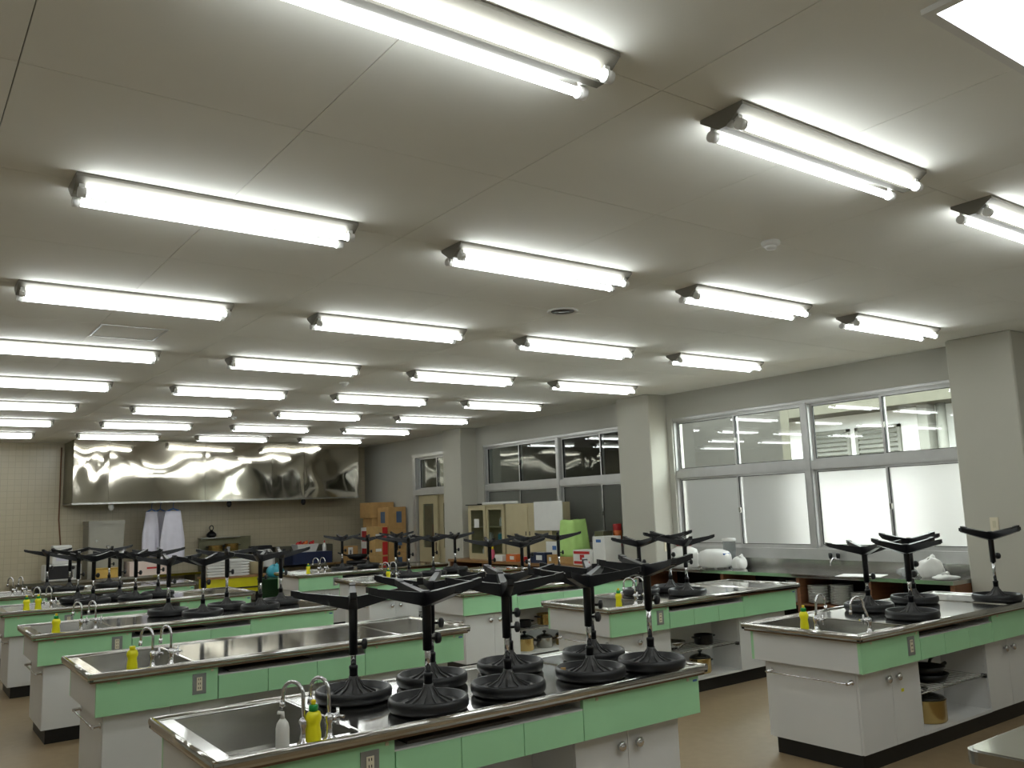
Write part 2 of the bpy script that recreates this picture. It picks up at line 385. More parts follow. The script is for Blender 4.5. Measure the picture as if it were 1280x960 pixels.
# ================================================================ WORKTABLES
TL, TW, TH = 2.45, .87, .81
def make_table(faucets):
    t = thing('kitchen_worktable', 'x', 'worktable')
    SX0, SX1, SY0, SY1 = .08, .56, .075, .80
    m = MB(); zt0, zt1 = TH-.03, TH
    m.box(0, 0, zt0, SX0, TW, zt1); m.box(SX1, 0, zt0, TL, TW, zt1); m.box(SX0, 0, zt0, SX1, SY0, zt1); m.box(SX0, SY1, zt0, SX1, TW, zt1)
    top = m.build('top', 'steel', t)
    m = MB(); q = .016; hh = .011
    pf = [(.024, TH), (.017, TH+.008), (.010, TH+hh), (.004, TH+.009), (-.002, TH+.003), (-.004, TH-.007), (-.002, TH-.018), (.004, TH-.028), (.010, TH-.031), (.024, TH-.031)]
    for prf, a_, b_, ax in ((pf, 0, TL, 'x'), ([(TW-y, z) for y, z in pf], 0, TL, 'x'), (pf, 0, TW, 'y'), ([(TL-x, z) for x, z in pf], 0, TW, 'y')):
        m.prism(prf, a_, b_, ax)
    m.sm = [len(f_) == 4 for f_ in m.f]
    m.build('raised_rim', 'steel', top)
    MB().prism([(1.93, TH), (1.935, TH+.005), (1.955, TH+.005), (1.96, TH)], .02, TW-.02, 'y').build('seam', 'steel', top)
    MB().prism([(SX1+.01, TH), (SX1+.014, TH+.003), (SX1+.026, TH+.003), (SX1+.03, TH)], .03, TW-.03, 'y').build('seam', 'steel', top)
    m = MB(); e = .02
    m.box(.012, .012, zt0-.012, TL-.012, .04, zt0); m.box(.012, TW-.04, zt0-.012, TL-.012, TW-.012, zt0); m.box(.012, .04, zt0-.012, .04, TW-.04, zt0); m.box(TL-.04, .04, zt0-.012, TL-.012, TW-.04, zt0)
    m.build('edge_board', 'brownedge', top)
    # sink basin: open tray with sloped sides
    d = .165; i = .02
    a = [(SX0,SY0,TH-.003),(SX1,SY0,TH-.003),(SX1,SY1,TH-.003),(SX0,SY1,TH-.003)]
    b = [(SX0+i,SY0+i,TH-d),(SX1-i,SY0+i,TH-d),(SX1-i,SY1-i,TH-d),(SX0+i,SY1-i,TH-d)]
    a2 = [(x+(-.004 if x < .3 else .004), y+(-.004 if y < .4 else .004), z) for x, y, z in a]; b2 = [(x+(-.004 if x < .3 else .004), y+(-.004 if y < .4 else .004), z-.004) for x, y, z in b]
    v = a+b+a2+b2; f = [(4,5,6,7),(12,15,14,13)]
    for k in range(4):
        n = (k+1) % 4; f += [(k, 4+k, 4+n, n), (8+k, 8+n, 12+n, 12+k), (k, n, 8+n, 8+k)]
    sk = MB().add(v, f).build('sink_basin', 'dullsteel', t)
    MB().lathe([(.03, TH-d+.001), (.045, TH-d+.003), (.045, TH-d)], 16, (.32, .44, 0)).build('drain', 'chrome', sk)
    # apron
    za0, za1 = .585, .768; y0, y1 = .035, TW-.035; x0, x1 = .045, TL-.035
    B(x0, y0+.02, za0, x0+.02, y1-.02, za1).build('apron_end', 'white', t); B(x1-.02, y0+.02, za0, x1, y1-.02, za1).build('apron_end', 'white', t)
    B(x0+.02, y0+.025, za0-.0, x1-.02, y1-.025, za0+.012).build('apron_underside', 'white', t)
    for sgn in (0, 1):
        def Y(a, b): return (a, b) if not sgn else (TW-b, TW-a)
        ya, yb = Y(y0, y0+.02)
        B(x0, ya, za0, .70, yb, za1).build('front_panel', 'green', t)
        B(1.655, ya, za0, x1, yb, za1).build('front_panel', 'green', t)
        for a_, b_ in ((.706, 1.002), (1.006, 1.318), (1.322, 1.651)):
            B(a_, ya, za0, b_, yb, .716).build('drawer_front', 'green', t)
        ya, yb = Y(y0+.004, y0+.26)
        m = MB(); m.box(.70, ya, .716, 1.655, yb, .722); yc = Y(y0+.26, y0+.27); m.box(.70, yc[0], .60, 1.655, yc[1], za1); m.box(.695, ya+.02, .60, .70, yb-.0, za1); m.box(1.655, ya+.02, .60, 1.66, yb, za1)
        m.build('slot_shelf', 'white', t)
        ya, yb = Y(y0+.03, y0+.25); B(.78, ya+.01, .7225, 1.30, yb, .734).build('cutting_board', 'slotboard', t)
        ya, yb = Y(y0-.004, y0)
        op = B(.555, ya, .628, .632, yb, .742).build('outlet_plate', 'plate', t)
        ya, yb = Y(y0-.007, y0-.003)
        so = MB().box(.578, ya, .648, .609, yb, .722).build('socket_face', 'ivory', op)
        ya, yb = Y(y0-.0085, y0-.006); sl = MB()
        for k in range(3):
            z = .658+k*.024
            sl.box(.586, ya, z, .589, yb, z+.010); sl.box(.597, ya, z, .600, yb, z+.010)
        sl.build('socket_slots', 'rubber', op)
        ya, yb = Y(y0-.001, y0); B(2.375, ya, za1-.03, 2.405, yb, za1-.02).build('blue_sticker', 'blue', t)
        for px in (.15, .66, 1.73, 2.33):
            ya, yb = Y(y0-.003, y0); B(px, ya, za1-.022, px+.014, yb, za1-.008).build('screw_cover', 'cream', t)
    # body
    bx0, bx1, by0, by1, bz0, bz1 = .095, 2.32, .10, TW-.10, .105, .585
    for a_, b_ in ((bx0, .77), (1.65, bx1)):
        B(a_, by0+.018, bz0, b_, by1-.018, bz1).build('cabinet_box', 'white', t)
    B(.77, by0, bz0, 1.65, by1, bz0+.018).build('shelf_board', 'white', t)
    B(.77, TW/2-.006, bz0+.018, 1.65, TW/2+.006, bz1).build('back_panel', 'white', t)
    for sgn in (0, 1):
        def Y(a, b): return (a, b) if not sgn else (TW-b, TW-a)
        for a_, b_, hinge in ((bx0+.002, .448, 1), (.451, .768, 0), (1.652, 1.973, 1), (1.976, bx1-.002, 0)):
            ya, yb = Y(by0, by0+.017)
            dr = B(a_, ya, bz0+.002, b_, yb, bz1-.015).build('door', 'white', t)
            kx = b_-.055 if hinge else a_+.055
            kn = MB().lathe([(.009, 0), (.009, .014), (.024, .018), (.025, .028), (.016, .034), (.001, .036)], 12)
            ky = ya if not sgn else yb
            kn.v = [(kx+x, ky-(z if not sgn else -z), .505+y) for x, y, z in kn.v]
            kn.build('knob', 'chrome', dr)
        ya, yb = Y(by0+.01, TW/2-.03)
        ws = MB(); ws.tube([(.775, ya, .355), (1.645, ya, .355)], .005, 6); ws.tube([(.775, yb, .355), (1.645, yb, .355)], .005, 6)
        for k in range(15): ws.tube([(.80+k*.058, ya, .359), (.80+k*.058, yb, .359)], .0025, 5)
        ws.build('wire_shelf', 'dullsteel', t)
        for bxk in (.77, 1.63):
            B(bxk, ya-.003, .335, bxk+.02, ya+.03, .362).build('shelf_bracket', 'black', t)
    B(bx0+.03, by0+.03, 0, bx1-.03, by1-.03, bz0).build('plinth', 'kick', t)
    # towel rail on the sink end
    tr = MB().tube([(bx0-.045, by0+.03, .515), (bx0-.045, by1-.03, .515)], .0055, 8).build('towel_rail', 'chrome', t)
    for y in (by0+.045, by1-.045):
        MB().tube([(bx0, y, .518), (bx0-.006, y, .518), (bx0-.008, y, .518), (bx0-.05, y, .515)], [.018, .018, .009, .009], 10).build('rail_bracket', 'chrome', tr)
    # faucets
    for (fx, fy, ang, lean) in faucets:
        fa = bpy.data.objects.new('faucet', None); COL.objects.link(fa); fa.parent = t; fa.location = (fx, fy, TH); fa.rotation_euler = (0, 0, ang)
        MB().lathe([(.024, 0), (.024, .006), (.014, .012), (.013, .055), (.017, .06), (.017, .082), (.010, .09)], 14).build('faucet_body', 'chrome', fa)
        R_ = .047; pts = [(0, 0, .08), (lean*.3, 0, .12), (lean*.6, 0, .155)]
        for k in range(0, 11):
            g = PI*k/10*1.06; pts.append((lean*.6+R_-R_*math.cos(g), 0, .168+R_*math.sin(g)))
        e = pts[-1]; pts.append((e[0]+.004, 0, e[2]-.035))
        MB().tube(pts, .0072, 9).build('spout', 'chrome', fa)
        MB().tube([(e[0]+.003, 0, e[2]-.018), (e[0]+.006, 0, e[2]-.044)], .0098, 9).build('spout_tip', 'chrome', fa)
        hd = MB(); hd.tube([(0, 0, .07), (0, -.045, .072)], [.013, .015], 10); hd.tube([(-.03, -.047, .072), (.03, -.047, .072)], .006, 8); hd.tube([(0, -.047, .042), (0, -.047, .102)], .006, 8)
        hd.build('tap_handle', 'chrome', fa)
    return t
std = [(.335, .045, PI*.66, 0), (.435, .045, PI*.62, 0)]
AX, BX = .94, 4.66
AY = [3.055, 5.235, 7.42, 9.61, 11.79]; BY = [3.01, 5.18, 7.33, 9.44, 11.55]
tA = make_table(std)
b1 = make_table([(.045, .32, 0, .02), (.17, .04, PI*.9, .05)])
B(.545, .0985, .405, .575, .0995, .425).build('yellow_sticker', 'brightyellow', b1)
near = ['nearest', 'second', 'third', 'fourth', 'farthest']
for k in range(5):
    t = tA if k == 0 else copy_tree(tA); t.location = (AX, AY[k], 0)
    t['label'] = 'stainless-topped green and white kitchen worktable, %s from the camera in the left-hand column' % near[k]
    t['category'] = 'worktable'; t['group'] = 'kitchen worktables with sinks'
    u = b1 if k == 0 else copy_tree(tA); u.location = (BX, BY[k], 0)
    u['label'] = 'stainless-topped green and white kitchen worktable, %s from the camera in the column by the windows' % near[k]
    u['category'] = 'worktable'; u['group'] = 'kitchen worktables with sinks'
# teacher's table with the rounded stainless top in the bottom right corner
tt = thing('demonstration_table', 'stainless tabletop with a rounded corner cut off at the bottom right of the picture', 'table', (2.86, .62, 0))
def rr(x0, y0, x1, y1, r, n=6):
    o = []
    for cx, cy, a0 in ((x1-r, y1-r, 0), (x0+r, y1-r, 90), (x0+r, y0+r, 180), (x1-r, y0+r, 270)):
        for k in range(n+1):
            a = math.radians(a0+90*k/n); o.append((cx+r*math.cos(a), cy+r*math.sin(a)))
    return o
MB().prism(rr(0, 0, 2.4, .9, .05), TH-.045, TH-.004, 'z').build('top_edge', 'dullsteel', tt)
MB().prism(rr(.012, .012, 2.388, .888, .045), TH-.004, TH, 'z').build('top', 'steel', tt)
B(.12, .1, .1, 2.28, .8, TH-.045).build('cabinet', 'white', tt); B(.16, .14, 0, 2.24, .76, .1).build('plinth', 'kick', tt)

# ================================================================ STOOLS
def make_stool(ext):
    t = thing('stool', 'x', 'stool')
    MB().lathe([(.145, 0), (.160, .004), (.169, .016), (.170, .036), (.167, .050), (.160, .056), (.152, .054), (.147, .024), (.04, .020)], 32).build('seat_pad', 'black', t)
    pn = MB().lathe([(.1465, .026), (.125, .024), (.118, .032), (.104, .032), (.098, .027), (.085, .032), (.045, .056), (.021, .092), (.021, .104)], 28).build('seat_pan', 'pan', t)
    ribs = MB()
    for k in range(10):
        g = 2*PI*k/10+.2; ca, sa = math.cos(g), math.sin(g); w_ = .0022
        pr = [(.021, .096), (.048, .060), (.100, .034), (.100, .026), (.021, .04)]
        v = []
        for s in (-w_, w_):
            for r_, z in pr: v.append((r_*ca-s*sa, r_*sa+s*ca, z))
        ribs.add(v, [(0,1,2,3,4), (9,8,7,6,5)]+[(i, 5+i, 5+(i+1)%5, (i+1)%5) for i in range(5)])
    ribs.build('rib', 'pan', pn)
    MB().lathe([(.018, .105), (.0185, .135), (.0195, .136), (.0195, .146), (.0165, .15)], 14).build('collar', 'black', t)
    MB().tube([(0, 0, .14), (0, 0, .25+ext)], .0125, 12).build('rod', 'chrome', t)
    zt_ = .195+ext*1.5
    MB().lathe([(.0195, zt_), (.0195, .40+ext), (.022, .403+ext), (.022, .452+ext), (.012, .456+ext)], 14).build('post', 'blackm', t)
    k_ = MB().tube([(.015, 0, zt_+.045), (.036, 0, zt_+.045), (.037, 0, zt_+.045), (.042, 0, zt_+.045), (.056, 0, zt_+.045), (.062, 0, zt_+.045)], [.006, .006, .014, .024, .024, .014], 12)
    k_.build('height_knob', 'black', t)
    for k in range(4):
        g = k*PI/2; ca, sa = math.cos(g), math.sin(g)
        P = [(.012, .022, .391, .448), (.12, .019, .419, .463), (.262, .014, .459, .484)]; v = []
        for r_, w_, za, zb in P:
            za += ext; zb += ext
            for s, z in ((-w_, za), (w_, za), (w_*.8, zb), (-w_*.8, zb)): v.append((r_*ca-s*sa, r_*sa+s*ca, z))
        f = [(3,2,1,0), (8,9,10,11)]
        for j in range(2):
            for i in range(4): f.append((j*4+i, j*4+(i+1)%4, j*4+4+(i+1)%4, j*4+4+i))
        lg = MB().add(v, f).build('leg', 'blackm', t)
        v = []
        for r_ in (.232, .272):
            for s, z in ((-.0145, .462), (.0145, .462), (.0145, .486), (-.0145, .486)): v.append((r_*ca-s*sa, r_*sa+s*ca, z+ext+(r_-.25)*.2))
        MB().add(v, [(3,2,1,0), (4,5,6,7), (0,1,5,4), (1,2,6,5), (2,3,7,6), (3,0,4,7)]).build('foot_cap', 'black', lg)
    return t
PROTO = {}
def stool(x, y, ext, rot, label):
    if ext not in PROTO: PROTO[ext] = make_stool(ext); t = PROTO[ext]
    else: t = copy_tree(PROTO[ext])
    t.location = (x, y, TH); t.rotation_euler = (0, 0, math.radians(rot))
    if 'tan tag' in label:
        MB().box(-.012, -.004, -.009, .012, .004, .009).build('name_tag', 'card2', t, (-.105*math.cos(math.radians(50+rot)) , -.105*math.sin(math.radians(50-rot)), .052), math.radians(-35-rot))
    t['label'] = label; t['category'] = 'stool'; t['group'] = 'black stools turned upside down on the worktables'
S0 = 'upturned black stool on the '
TB = {('A', k): near[k]+' left-column table' for k in range(5)}; TB.update({('B', k): near[k]+' window-side table' for k in range(5)})
ST = [
 ('A', 0, 1.735, 3.645, 0, -25, 'closest to its sink'), ('A', 0, 1.885, 3.245, .03, -2, 'front row, second from the sink'), ('A', 0, 2.16, 3.68, .03, -40, 'back row, second from the sink'),
 ('A', 0, 2.31, 3.265, .03, -30, 'front row, third from the sink'), ('A', 0, 2.62, 3.68, .03, -10, 'back row, third from its sink'), ('A', 0, 2.79, 3.255, .03, -58, 'front row, fourth, with a tan tag'),
 ('A', 0, 3.13, 3.62, .03, -35, 'back row, farthest from its sink'), ('A', 0, 3.16, 3.215, .06, -15, 'front row, farthest from its sink'),
 ('A', 2, 2.06, 8.03, .03, -5, 'closest to its sink'), ('A', 2, 2.24, 7.63, .03, -40, 'front row, second from the sink'), ('A', 2, 2.58, 8.06, .06, -20, 'back row, middle one'),
 ('A', 2, 2.76, 7.69, .03, -30, 'front row, fourth from the sink'), ('A', 2, 3.08, 8.03, .03, -15, 'back row, farthest from the sink'),
 ('A', 3, 1.70, 10.22, .03, -10, 'back row, closest to its sink'), ('A', 3, 1.78, 9.84, .03, -45, 'front row, closest to its sink'), ('A', 3, 2.10, 10.17, .03, -20, 'back row, second from the sink'),
 ('A', 3, 2.18, 9.80, .03, -35, 'front row, second from the sink'), ('A', 3, 2.48, 10.10, .03, -12, 'farthest from the sink'),
 ('A', 4, 1.70, 12.34, .03, -20, 'back one of the sink pair'), ('A', 4, 1.90, 12.00, .03, -50, 'front one of the sink pair'), ('A', 4, 2.40, 12.25, .03, -5, 'standing away from the sink'),
 ('B', 0, 5.75, 3.62, 0, -35, 'back row, closest to the sink'), ('B', 0, 6.36, 3.62, .03, -12, 'back row, second from the sink'), ('B', 0, 5.56, 3.19, .03, -10, 'front row, closest to the sink'), ('B', 0, 6.78, 3.21, .06, -20, 'in front of the pillar'),
 ('B', 1, 5.62, 5.80, .03, -15, 'closest to its sink'), ('B', 1, 5.98, 5.77, .06, -10, 'back one of the pair'), ('B', 1, 5.82, 5.42, .03, -35, 'front one of the pair'),
 ('B', 2, 5.16, 7.55, .03, -25, 'closest to its sink'), ('B', 2, 5.58, 7.55, 0, -15, 'front row, second from its sink'), ('B', 2, 5.97, 7.95, .03, -5, 'back row, third from its sink'), ('B', 2, 6.41, 7.95, .03, -40, 'farthest from its sink'),
 ('B', 3, 5.42, 10.1, .03, -10, 'back row, closest to the sink'), ('B', 3, 5.37, 9.66, .03, -30, 'front row, closest to its sink'), ('B', 3, 5.76, 9.72, .03, -45, 'front of the door'), ('B', 3, 6.30, 10.05, .03, -20, 'farthest from the sink'),
 ('B', 4, 5.50, 11.90, .03, -10, 'closest to the sink'), ('B', 4, 6.02, 12.1, 0, -30, 'middle one'), ('B', 4, 6.38, 11.85, .03, -10, 'farthest from the sink'),
]
for c_, k, x, y, e, rz, tx in ST:
    stool(x, y, e, rz, S0+TB[(c_, k)]+', '+tx)

# ================================================================ BOTTLES BY THE SINKS
def bottle(x, y, label, cap=True, rz=0, z=TH):
    t = thing('detergent_bottle', label, 'bottle', (x, y, z), rz, 'yellow detergent bottles by the sinks')
    MB().lathe([(.024, 0), (.029, .006), (.0285, .03), (.0245, .058), (.025, .066), (.0305, .082), (.0305, .092), (.025, .107), (.015, .113)], 16, sx=1, sy=.72).build('bottle_body', 'yellow', t)
    if cap:
        MB().lathe([(.0165, .112), (.0165, .132), (.013, .134)], 14).build('cap', 'greencap', t); MB().lathe([(.0085, .133), (.0095, .146), (.006, .151)], 12).build('nozzle', 'yelcap', t)
    else: MB().lathe([(.0165, .112), (.0165, .128), (.013, .131)], 14).build('cap', 'yellow', t)
bottle(1.31, AY[0]+.035, 'yellow detergent bottle with green cap at the nearest sink')
bottle(1.165, AY[1]+.035, 'all-yellow detergent bottle at the second sink of the left column', False)
bottle(1.10, AY[2]+.035, 'yellow detergent bottle with green cap at the third sink of the left column')
bottle(1.16, AY[3]+.035, 'left one of the two yellow bottles at the fourth sink of the left column')
bottle(1.26, AY[3]+.035, 'right one of the two yellow bottles at the fourth sink of the left column')
bottle(BX+.035, BY[0]+.40, 'yellow detergent bottle with green cap at the sink nearest the windows', rz=PI/2)
bottle(4.80, BY[1]+.035, 'yellow detergent bottle at the second sink of the window column')
bottle(4.86, BY[2]+.035, 'yellow detergent bottle at the third sink of the window column')
bottle(4.98, BY[3]+.035, 'yellow detergent bottle at the fourth sink of the window column')
bottle(4.84, BY[4]+.035, 'yellow detergent bottle at the farthest sink of the window column')
t = thing('spray_bottle', 'white pump bottle standing in front of the taps of the nearest sink', 'bottle', (1.195, AY[0]+.04, TH))
MB().lathe([(.022, 0), (.024, .005), (.024, .07), (.02, .088), (.010, .102)], 16).build('bottle_body', 'offwhite', t)
MB().tube([(0, 0, .1), (0, 0, .122), (-.018, 0, .126)], [.009, .008, .006], 8).build('pump_head', 'offwhite', t)

# ================================================================ POTS UNDER THE TABLES
def pot(x, y, z, r, h, m, label, lid=True, rz=0):
    t = thing('cooking_pot', label, 'pot', (x, y, z), rz, 'cooking pots under the worktables')
    MB().lathe([(r*.92, 0), (r, .012), (r, h), (r*1.03, h+.004), (r*.98, h+.003), (r*.97, .012), (.01, .01)], 24).build('pot_body', m, t)
    for s in (-1, 1):
        MB().tube([(s*r*.98, -.035, h*.8), (s*(r+.03), -.03, h*.82), (s*(r+.035), 0, h*.83), (s*(r+.03), .03, h*.82), (s*r*.98, .035, h*.8)], .008, 8).build('handle', 'black', t)
    if lid:
        l = MB().lathe([(r*1.01, h+.004), (r*.9, h+.02), (r*.4, h+.038), (.012, h+.042)], 24).build('lid', 'potlid', t)
        MB().lathe([(.01, h+.04), (.012, h+.055), (.022, h+.06), (.02, h+.075), (.004, h+.08)], 12).build('lid_knob', 'black', l)
def pan(x, y, z, r, h, label, rz):
    t = thing('frying_pan', label, 'pan', (x, y, z), rz, 'frying pans under the worktables')
    MB().lathe([(r*.8, 0), (r, h), (r*.97, h), (r*.77, .006), (.01, .005)], 24).build('pan_body', 'blackm', t)
    MB().tube([(r*.95, 0, h*.7), (r+.06, 0, h+.01), (r+.17, 0, h+.02)], [.010, .011, .013], 8).build('handle', 'black', t)
def bowl(x, y, z, r, label):
    t = thing('mixing_bowl', label, 'bowl', (x, y, z))
    MB().lathe([(r*.45, 0), (r*.75, r*.22), (r*.95, r*.5), (r, r*.62), (r*.98, r*.62), (r*.72, r*.24), (.01, .008)], 24).build('bowl_body', 'potsteel', t)
zs, zw = .124, .363
pot(BX+1.07, BY[0]+.245, zs, .125, .14, 'pot', 'gold pot with a dark lid on the bottom shelf of the window-side nearest table')
pan(BX+1.18, BY[0]+.28, zw, .14, .05, 'black frying pan on the wire shelf of the nearest window-side table', .1)
pan(BX+1.16, BY[0]+.28, zw+.05, .13, .05, 'black frying pan stacked on another pan on the nearest window-side table', .3)
pot(BX+1.30, BY[1]+.27, zs, .095, .12, 'pot', 'gold pot on the bottom shelf of the second window-side table', True)
pan(BX+1.0, BY[1]+.26, zs, .11, .045, 'dark pan on the bottom shelf of the second window-side table', .2)
bowl(BX+.95, BY[1]+.26, zw, .115, 'steel mixing bowl on the wire shelf of the second window-side table')
pot(BX+1.35, BY[1]+.26, zw, .085, .08, 'blackm', 'black pot on the wire shelf of the second window-side table', False)
for dx, z, r, h, mm, lb in ((.95, zs, .1, .12, 'pot', 'large gold pot low down in the third window-side table'), (1.22, zs, .09, .1, 'potsteel', 'steel pot low down in the third window-side table'), (1.48, zs, .085, .1, 'pot', 'smaller gold pot low down in the third window-side table'),
                      (.95, zw, .08, .07, 'blackm', 'black pot on the wire shelf of the third window-side table'), (1.25, zw, .1, .11, 'pot', 'gold pot on the wire shelf of the third window-side table')):
    pot(BX+dx, BY[2]+.27, z, r, h, mm, lb, z == zs)
for dx, lb in ((.92, 'steel pot low in the fourth window-side table'), (1.2, 'gold pot low in the fourth window-side table')):
    pot(BX+dx, BY[3]+.27, zs, .095, .11, 'potsteel' if dx < 1 else 'pot', lb)

# ================================================================ EXTRACTOR HOOD ON THE BACK WALL
HX0, HX1, HYF, HZ0 = 2.49, 7.66, 15.77, 1.965
hd = thing('extractor_hood', 'long polished stainless extractor hood hanging below the ceiling on the back wall', 'hood', (HX0, HYF, HZ0))
segs = [0, .55, 2.15, 3.38, 4.02, 5.17]; hz = ZC-.012-HZ0
rnd = random.Random(3)
for k in range(5):
    a, b = segs[k], segs[k+1]; n1, n2 = 26, 20; v = []; f = []
    ph = [rnd.uniform(0, 6.28) for _ in range(6)]; amp = [.030, .020, .020, .016, .045][k]
    for i in range(n1+1):
        for j in range(n2+1):
            u, w_ = i/n1, j/n2; e = math.sin(PI*u)**.8*math.sin(PI*min(1, w_*1.0))**.8
            dd = amp*e*(.5+.42*math.sin(3.1*u*(b-a)+ph[0]+1.6*w_)+.40*math.sin(4.3*w_+ph[1]+2.2*u)+.2*math.sin(9*u+5*w_+ph[2])+.14*math.sin(8*w_-7*u+ph[3]))
            v.append((a+.003+(b-a-.006)*u, -dd*.55, hz*w_))
    for i in range(n1):
        for j in range(n2): q = i*(n2+1)+j; f.append((q, q+n2+1, q+n2+2, q+1))
    nn = len(v); v += [(x, .012+max(0, y), z) for x, y, z in v]; f += [(p[3]+nn, p[2]+nn, p[1]+nn, p[0]+nn) for p in f]
    MB().add(v, f, True).build('front_sheet', 'hood', hd)
DY = YB-HYF
B(0, .014, 0, .012, DY, hz).build('end_sheet', 'olive', hd); B(HX1-HX0-.012, .014, 0, HX1-HX0, DY, hz).build('end_sheet', 'olive', hd)
m = MB(); m.box(0, -.012, -.03, HX1-HX0, .012, 0); m.box(0, .012, -.03, .02, DY, 0); m.box(HX1-HX0-.02, .012, -.03, HX1-HX0, DY, 0)
m.build('drip_rim', 'dullsteel', hd)
for x, mt in ((.62, 'offwhite'), (2.62, 'black'), (4.05, 'black')):
    MB().lathe([(.04, -.03), (.045, -.09), (.03, -.13), (.01, -.14)], 12, (x, .12, 0)).build('hood_lamp', mt, hd)
cb = tag(MB().tube([(2.44, YB-.02, 2.95), (2.44, YB-.02, 1.7), (2.5, YB-.02, 1.1)], .012, 6).build('conduit', 'brownpipe'), 'thin brown conduit running down the tiled wall beside the hood', 'conduit')

# ================================================================ BACK WALL FURNITURE
bc = thing('back_counter', 'long low counter along the tiled back wall under the hood', 'counter', (1.75, 15.95, 0))
B(0, 0, .66, 5.7, .74, .70).build('top', 'steel', bc)
for x in (0, 1.4, 2.8, 4.2, 5.62): 
    B(x, .02, 0, x+.08, .72, .66).build('side_panel', 'olive', bc)
B(.08, .05, .12, 5.62, .7, .15).build('lower_shelf', 'dullsteel', bc)
ZB = .70
def carton(name, label, cat, x, y, z, sx, sy, sz, m, rz=0, decals=(), group=None):
    t = thing(name, label, cat, (x, y, z), rz, group)
    MB().bbox(-sx/2, -sy/2, 0, sx/2, sy/2, sz, .004).build('box_body', m, t)
    B(-sx/2+.002, -.024, sz, sx/2-.002, .024, sz+.001).build('tape', 'card2' if m in ('card', 'card2') else 'paper', t)
    for side, u0, u1, v0, v1, dm in decals:       # flat print on a face: side '-y', '-x'
        if side == '-y': B(-sx/2+sx*u0, -sy/2-.0015, sz*v0, -sx/2+sx*u1, -sy/2+.001, sz*v1).build('printed_mark', dm, t)
        else: B(-sx/2-.0015, -sy/2+sy*u0, sz*v0, -sx/2+.001, -sy/2+sy*u1, sz*v1).build('printed_mark', dm, t)
    return t
# steel locker-like steriliser cabinet
t = thing('steel_cabinet', 'grey steel cabinet with a lift lid standing against the tiled back wall', 'cabinet', (2.83, 16.19, ZB))
B(0, 0, 0, .56, .50, .90).build('cabinet_box', 'greysteel', t)
dd = B(.012, -.02, .02, .548, 0, .84).build('door', 'greysteel', t); B(.10, -.035, .60, .14, -.02, .64).build('handle', 'dullsteel', dd)
B(-.008, -.03, .90, .568, .505, .96).build('lid', 'greysteel', t)
# microwave with a white device on top
t = thing('microwave_oven', 'white and black microwave oven behind the upturned stools by the back wall', 'microwave', (2.16, 15.98, ZB))
MB().bbox(0, 0, .01, .54, .38, .27, .01).build('case', 'offwhite', t)
dd = B(.02, -.012, .04, .40, 0, .25).build('door', 'rubber', t); MB().tube([(.41, -.03, .06), (.41, -.03, .23)], .008, 8).build('handle', 'dullsteel', dd)
B(.43, -.006, .04, .53, 0, .25).build('control_panel', 'plate', t)
t = thing('bread_maker', 'pale square appliance standing on top of the microwave', 'appliance', (2.27, 16.03, ZB+.27))
MB().bbox(0, 0, 0, .30, .28, .26, .015).build('case', 'offwhite', t); MB().bbox(.01, .01, .26, .29, .27, .31, .012).build('lid', 'paper', t); B(.06, -.006, .06, .24, 0, .16).build('control_panel', 'cloth', t)
carton('foam_box', 'large pale pink foam box with red writing on the back counter', 'box', 3.76, 16.18, ZB, .62, .42, .24, 'pinkwhite', 0, (('-y', .45, .75, .45, .58, 'red'),))
t = thing('sauce_pan', 'dark pan lying on the pink foam box', 'pan', (3.66, 16.2, ZB+.241), .4)
MB().lathe([(.10, 0), (.12, .06), (.117, .06), (.098, .005), (.01, .004)], 20).build('pan_body', 'blackm', t); MB().tube([(-.11, 0, .05), (-.30, 0, .08)], .011, 8).build('handle', 'black', t)
t = thing('storage_tub', 'ochre yellow plastic tub in front of the grey steel cabinet', 'tub', (3.10, 16.06, ZB))
MB().bbox(-.18, -.08, 0, .18, .08, .15, .012).build('tub_body', 'ochre', t); MB().bbox(-.19, -.09, .15, .19, .09, .17, .006).build('lid', 'ochre', t)
# aprons on hangers under the hood
def apron(x, y, w_, h_, label, ph):
    t = thing('hanging_apron', label, 'apron', (x, y, 1.93)); n1, n2 = 40, 14; v = []; f = []
    for j in range(n2+1):
        s = j/n2; wid = w_*(.62+.38*min(1, s*1.8)); dep = .035+.05*s
        for i in range(n1):
            g = 2*PI*i/n1; fold = 1+.25*s*math.sin(9*g+ph)
            v.append((wid/2*math.cos(g), dep*fold*math.sin(g)+.012*math.sin(5*g+ph)*s, -.14-h_*s))
    for j in range(n2):
        for i in range(n1): f.append((j*n1+i, j*n1+n1+i, j*n1+n1+(i+1)%n1, j*n1+(i+1)%n1))
    f += [tuple(reversed(range(n1))), tuple(range(n2*n1, n2*n1+n1))]
    MB().add(v, f, True).build('cloth', 'cloth', t)
    hk = MB(); hk.tube([(0, 0, .03), (.012, 0, .045), (.022, 0, .03), (.018, 0, .008), (0, 0, -.02), (0, 0, -.10)], .005, 6); hk.tube([(-w_*.30, 0, -.15), (0, 0, -.10), (w_*.30, 0, -.15)], .013, 6)
    hk.build('hanger', 'blue', t)
apron(3.82, 16.12, .30, .72, 'short white apron hanging on the left blue hanger under the hood', .4)
apron(4.14, 15.95, .42, .90, 'long white apron hanging in front under the hood', 1.7)
apron(4.02, 16.34, .34, .80, 'white apron hanging behind the other two under the hood', 3.1)
